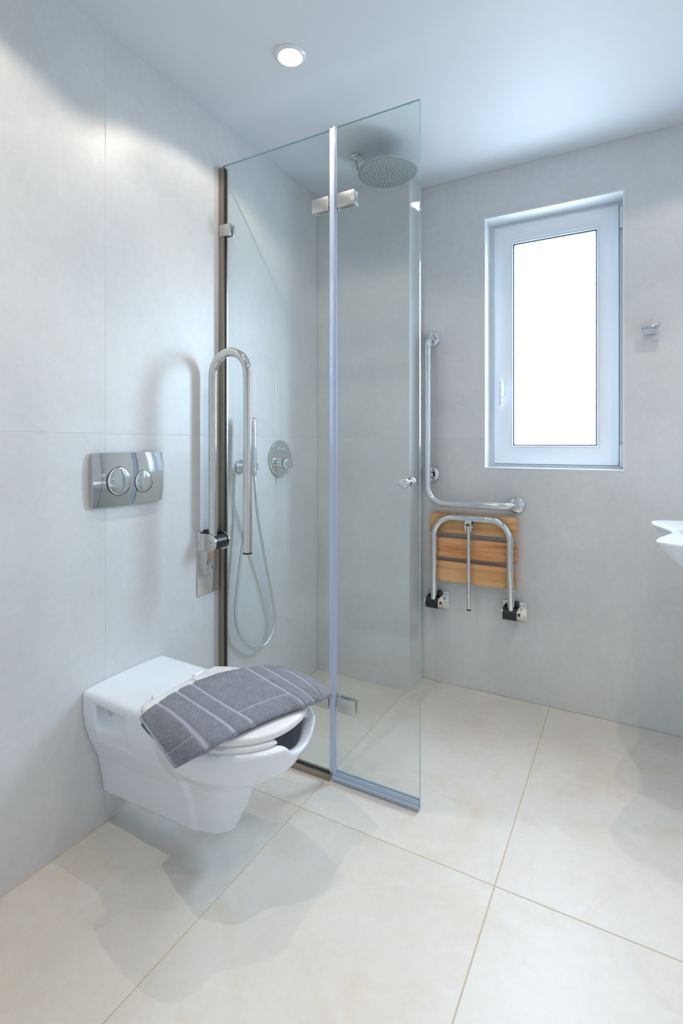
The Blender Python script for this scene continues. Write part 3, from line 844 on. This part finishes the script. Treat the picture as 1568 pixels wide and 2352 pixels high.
obj('head_plate', lz([(-0.020, 0.0), (-0.020, 0.020), (-0.010, 0.030), (-0.006, 0.118), (-0.004, 0.124), (0.0, 0.1255), (0.0035, 0.1245), (0.005, 0.121), (0.005, 0.0)], HC, HA, 72), simple('brushed_steel', (0.52, 0.54, 0.55), 0.36, metal=1.0), oh, angle=35)
n_, b_ = frame_of(HA)
bm = bmesh.new()
for k in range(1, 8):
    cnt_ = 6 * k
    for q in range(cnt_):
        a = 2 * PI * q / cnt_ + 0.2 * k; r = 0.0152 * k
        c = HC + n_ * (r * math.cos(a)) + b_ * (r * math.sin(a))
        lathe(bm, [(0.0048, 0.0026), (0.0075, 0.0018), (0.0078, 0.0)], c, HA, 7)
noz = obj('nozzles', bm, simple('pale_silicone', (0.70, 0.76, 0.78), 0.4), oh, angle=60)
noz['kind'] = 'stuff'
bm = bmesh.new(); tube(bm, [Vector((0.468, 2.022, H - 0.078)), HC - HA * 0.018], [0.012, 0.016], 20)
obj('ball_joint', bm, M['chrome'], oh, angle=50)

# ------------------------------------------------------------------ L-shaped grab bar on the back wall
gb = thing('grab_bar', 'chrome L-shaped grab bar fixed to the wall left of the window', 'grab bar', (0.551, YB, 0.87))
gx, gy, gz = 0.551, YB - 0.072, 0.872
r1 = 0.052; r2 = 0.075
pts = [(gx, YB - 0.004, 1.657), (gx, YB - 0.020, 1.657)]
pts += [tuple(p) for p in arc((gx, YB - 0.020, 1.657 - r1), (0, 0, 1), (0, -1, 0), r1, 0, PI / 2, 14)][1:]
pts += [(gx, gy, 1.45), (gx, gy, 1.2), (gx, gy, 1.0)]
pts += [tuple(p) for p in arc((gx + r2, gy, gz + r2), (-1, 0, 0), (0, 0, -1), r2, 0, PI / 2, 16)]
pts += [(0.72, gy, gz), (0.82, gy, gz)]
pts += [tuple(p) for p in arc((0.947 - r1, gy + r1, gz), (0, -1, 0), (1, 0, 0), r1, 0, PI / 2, 14)]
pts += [(0.947, YB - 0.004, gz)]
bm = bmesh.new(); tube(bm, pts, 0.0158, 26)
obj('bar', bm, M['chrome'], gb, angle=None)
bm = bmesh.new(); tube(bm, [(gx, gy, 1.002), (gx, YB - 0.004, 1.002)], 0.0125, 20)
obj('stand_off', bm, M['chrome'], gb, angle=50)
for (x, z) in ((gx, 1.657), (gx, 1.002), (0.947, gz)):
    obj('flange', lz([(-0.0003, 0.0), (-0.0003, 0.036), (-0.006, 0.0365), (-0.011, 0.034), (-0.0135, 0.028), (-0.014, 0.0165)], (x, YB, z), (0, 1, 0), 44), M['chrome'], gb, angle=60)

# ------------------------------------------------------------------ folding shower seat
st = thing('shower_bench', 'fold-up shower seat with three wooden slats on a chrome tube frame', 'shower seat', (0.75, YB, 0.36))
ysl0, ysl1 = YB - 0.045, YB - 0.026
obj('slat', pz(rrect(0.552, 0.953, 0.731, 0.824, 0.022, which=(1, 1, 0, 0)), 'y', ysl0, ysl1, bev=0.0015), M['wood'], st, angle=40)
obj('slat', pz(rrect(0.556, 0.953, 0.615, 0.706, 0.003), 'y', ysl0, ysl1, bev=0.0015), M['wood2'], st, label='redder middle wooden slat', angle=40)
obj('slat', pz(rrect(0.560, 0.950, 0.502, 0.595, 0.003), 'y', ysl0, ysl1, bev=0.0015), M['wood'], st, angle=40)
fx0, fx1, fy, fz, fr_ = 0.580, 0.928, YB - 0.061, 0.806, 0.090
pts = [(fx0 - 0.004, YB - 0.058, 0.415), (fx0, fy, 0.60)]
pts += [tuple(p) for p in arc((fx0 + fr_, fy, fz - fr_), (-1, 0, 0), (0, 0, 1), fr_, 0, PI / 2, 18)]
pts += [(0.70, fy, fz), (0.80, fy, fz)]
pts += [tuple(p) for p in arc((fx1 - fr_, fy, fz - fr_), (0, 0, 1), (1, 0, 0), fr_, 0, PI / 2, 18)]
pts += [(fx1, fy, 0.60), (fx1 + 0.004, YB - 0.058, 0.415)]
bm = bmesh.new(); tube(bm, pts, 0.0150, 24)
obj('frame_tube', bm, M['chrome'], st, angle=50)
bm = bmesh.new(); tube(bm, [(0.748, fy - 0.012, 0.775), (0.748, fy - 0.010, 0.405)], 0.0085, 20); tube(bm, [(0.748, fy - 0.010, 0.405), (0.748, fy - 0.010, 0.396)], 0.0092, 20)
leg = obj('support_leg', bm, M['chrome'], st, angle=50)
obj('foot_cap', lz([(0, 0.0), (0, 0.0095), (0.007, 0.0095), (0.007, 0.0)], (0.748, fy - 0.010, 0.389), (0, 0, 1), 20), M['black'], leg, angle=50)
bm = bmesh.new()
box(bm, 0.733, 0.739, fy - 0.026, fy + 0.006, 0.752, 0.795, bev=0.001); box(bm, 0.757, 0.763, fy - 0.026, fy + 0.006, 0.752, 0.795, bev=0.001); box(bm, 0.733, 0.763, fy - 0.018, fy + 0.006, 0.784, 0.800, bev=0.002)
tube(bm, [(0.728, fy - 0.014, 0.768), (0.769, fy - 0.014, 0.768)], 0.004, 12)
obj('leg_bracket', bm, M['chrome'], st, angle=40)
for x in (fx0 - 0.004, fx1 + 0.004):
    w0, w1 = x - 0.046, x + 0.058
    pt = obj('wall_plate', bx(w0, w1, YB - 0.005, YB - 0.0003, 0.360, 0.440, bev=0.0012), M['steel'], st)
    for xx, zz in ((w0 + 0.011, 0.428), (w0 + 0.011, 0.372), (w1 - 0.011, 0.428), (w1 - 0.011, 0.372)):
        obj('screw', lz([(-0.0005, 0.0), (-0.0005, 0.0048), (-0.0025, 0.0042), (-0.003, 0.0)], (xx, YB - 0.005, zz), (0, 1, 0), 14), M['satin'], pt, angle=50)
    obj('hinge_sleeve', lz([(-0.032, 0.0), (-0.032, 0.0275), (0.028, 0.0275), (0.028, 0.0)], (x, YB - 0.052, 0.396), (1, 0, 0), 32), M['black'], st, label='black hinge sleeve', angle=50)
    for s in (-0.0345, 0.0305):
        poly = [(YB - 0.005, 0.364), (YB - 0.052, 0.366)] + [(YB - 0.052 - 0.030 * math.cos(a), 0.396 - 0.030 * math.sin(a)) for a in np.linspace(PI / 2, -PI / 2, 12)] + [(YB - 0.005, 0.428)]
        ck = obj('hinge_cheek', pz(poly, 'x', x + s - 0.002, x + s + 0.002), M['steel'], st, angle=30)
    obj('hinge_bolt', lz([(0.0325, 0.0), (0.0325, 0.007), (0.037, 0.006), (0.038, 0.0)], (x, YB - 0.052, 0.396), (1, 0, 0), 14), M['black'], st, angle=50)
    obj('hinge_buffer', bx(x + 0.004, x + 0.027, YB - 0.040, YB - 0.006, 0.410, 0.446, bev=0.006), M['black'], st)

# ------------------------------------------------------------------ robe hook
hk = thing('robe_hook', 'small chrome bar hook on the tiled wall right of the window', 'hook', (1.463, YB, 1.60))
obj('wall_plate', bx(1.440, 1.486, YB - 0.006, YB - 0.0003, 1.590, 1.622, bev=0.0015), M['chrome'], hk)
obj('hook_stem', bx(1.448, 1.478, YB - 0.042, YB - 0.005, 1.596, 1.614, bev=0.002), M['chrome'], hk)
obj('hook_bar', bx(1.429, 1.499, YB - 0.052, YB - 0.041, 1.592, 1.618, bev=0.002), M['chrome'], hk)
for x in (1.433, 1.495):
    obj('peg', bx(x - 0.005, x + 0.005, YB - 0.052, YB - 0.042, 1.616, 1.627, bev=0.002), M['chrome'], hk)

# ------------------------------------------------------------------ washbasin
BYC = 1.975; BZ = 0.872
def basin_field():
    h = 0.005
    x = np.arange(1.42, 2.0799 + 0.012, h); y = np.arange(-0.35, 0.3501, h); z = np.arange(0.66, 0.92, h)
    X, Y, Z = np.meshgrid(x, y, z, indexing='ij'); aY = np.abs(Y)
    xf = 1.457 + 0.052 * (0.5 + 0.5 * np.cos(PI * np.clip(aY / 0.205, 0, 1))) + 0.45 * np.clip((aY - 0.205) / 0.115, 0, 1.2) ** 3
    d_front = (xf - X) * 0.75
    d_side = aY - 0.32
    out = smax(d_front, d_side, 0.03)                       # negative inside the plan
    depth = -out
    zb = BZ - 0.016 - 0.135 * (1 - np.exp(-np.clip(depth - 0.004, 0, 1) / 0.075))
    outer = smax(smax(out, Z - BZ, 0.008), (zb - Z) * 0.7, 0.010)
    outer = np.maximum(outer, X - 2.0795)
    rx, ry = (X - 1.755) / 0.215, Y / 0.235
    hol = (np.sqrt(rx ** 2 + ry ** 2 + ((Z - BZ - 0.01) / 0.125) ** 2) - 1) * 0.12
    f = smax(outer, -hol, 0.012)
    return surface_nets(f, (x[0], y[0] + BYC, z[0]), h)
bs = thing('washbasin', 'white wall-hung washbasin with a curved front at the right edge', 'washbasin', (XR, BYC, 0.73))
V, F = basin_field(); V = relax(V, F, 2, 0.5)
obj('basin', (V, F), M['ceramic'], bs, angle=None)
obj('drain', lz([(0.0, 0.0), (0.0, 0.024), (0.003, 0.022), (0.004, 0.0)], (1.755, BYC, 0.7575), (0, 0, 1), 28), M['chrome'], bs, angle=50)
bm = bmesh.new(); tube(bm, [(2.02, BYC, 0.866), (2.02, BYC, 0.99)], 0.022, 24); tube(bm, [(2.02, BYC, 0.955), (1.89, BYC, 0.945)], 0.013, 20)
obj('tap', bm, M['chrome'], bs, angle=50)
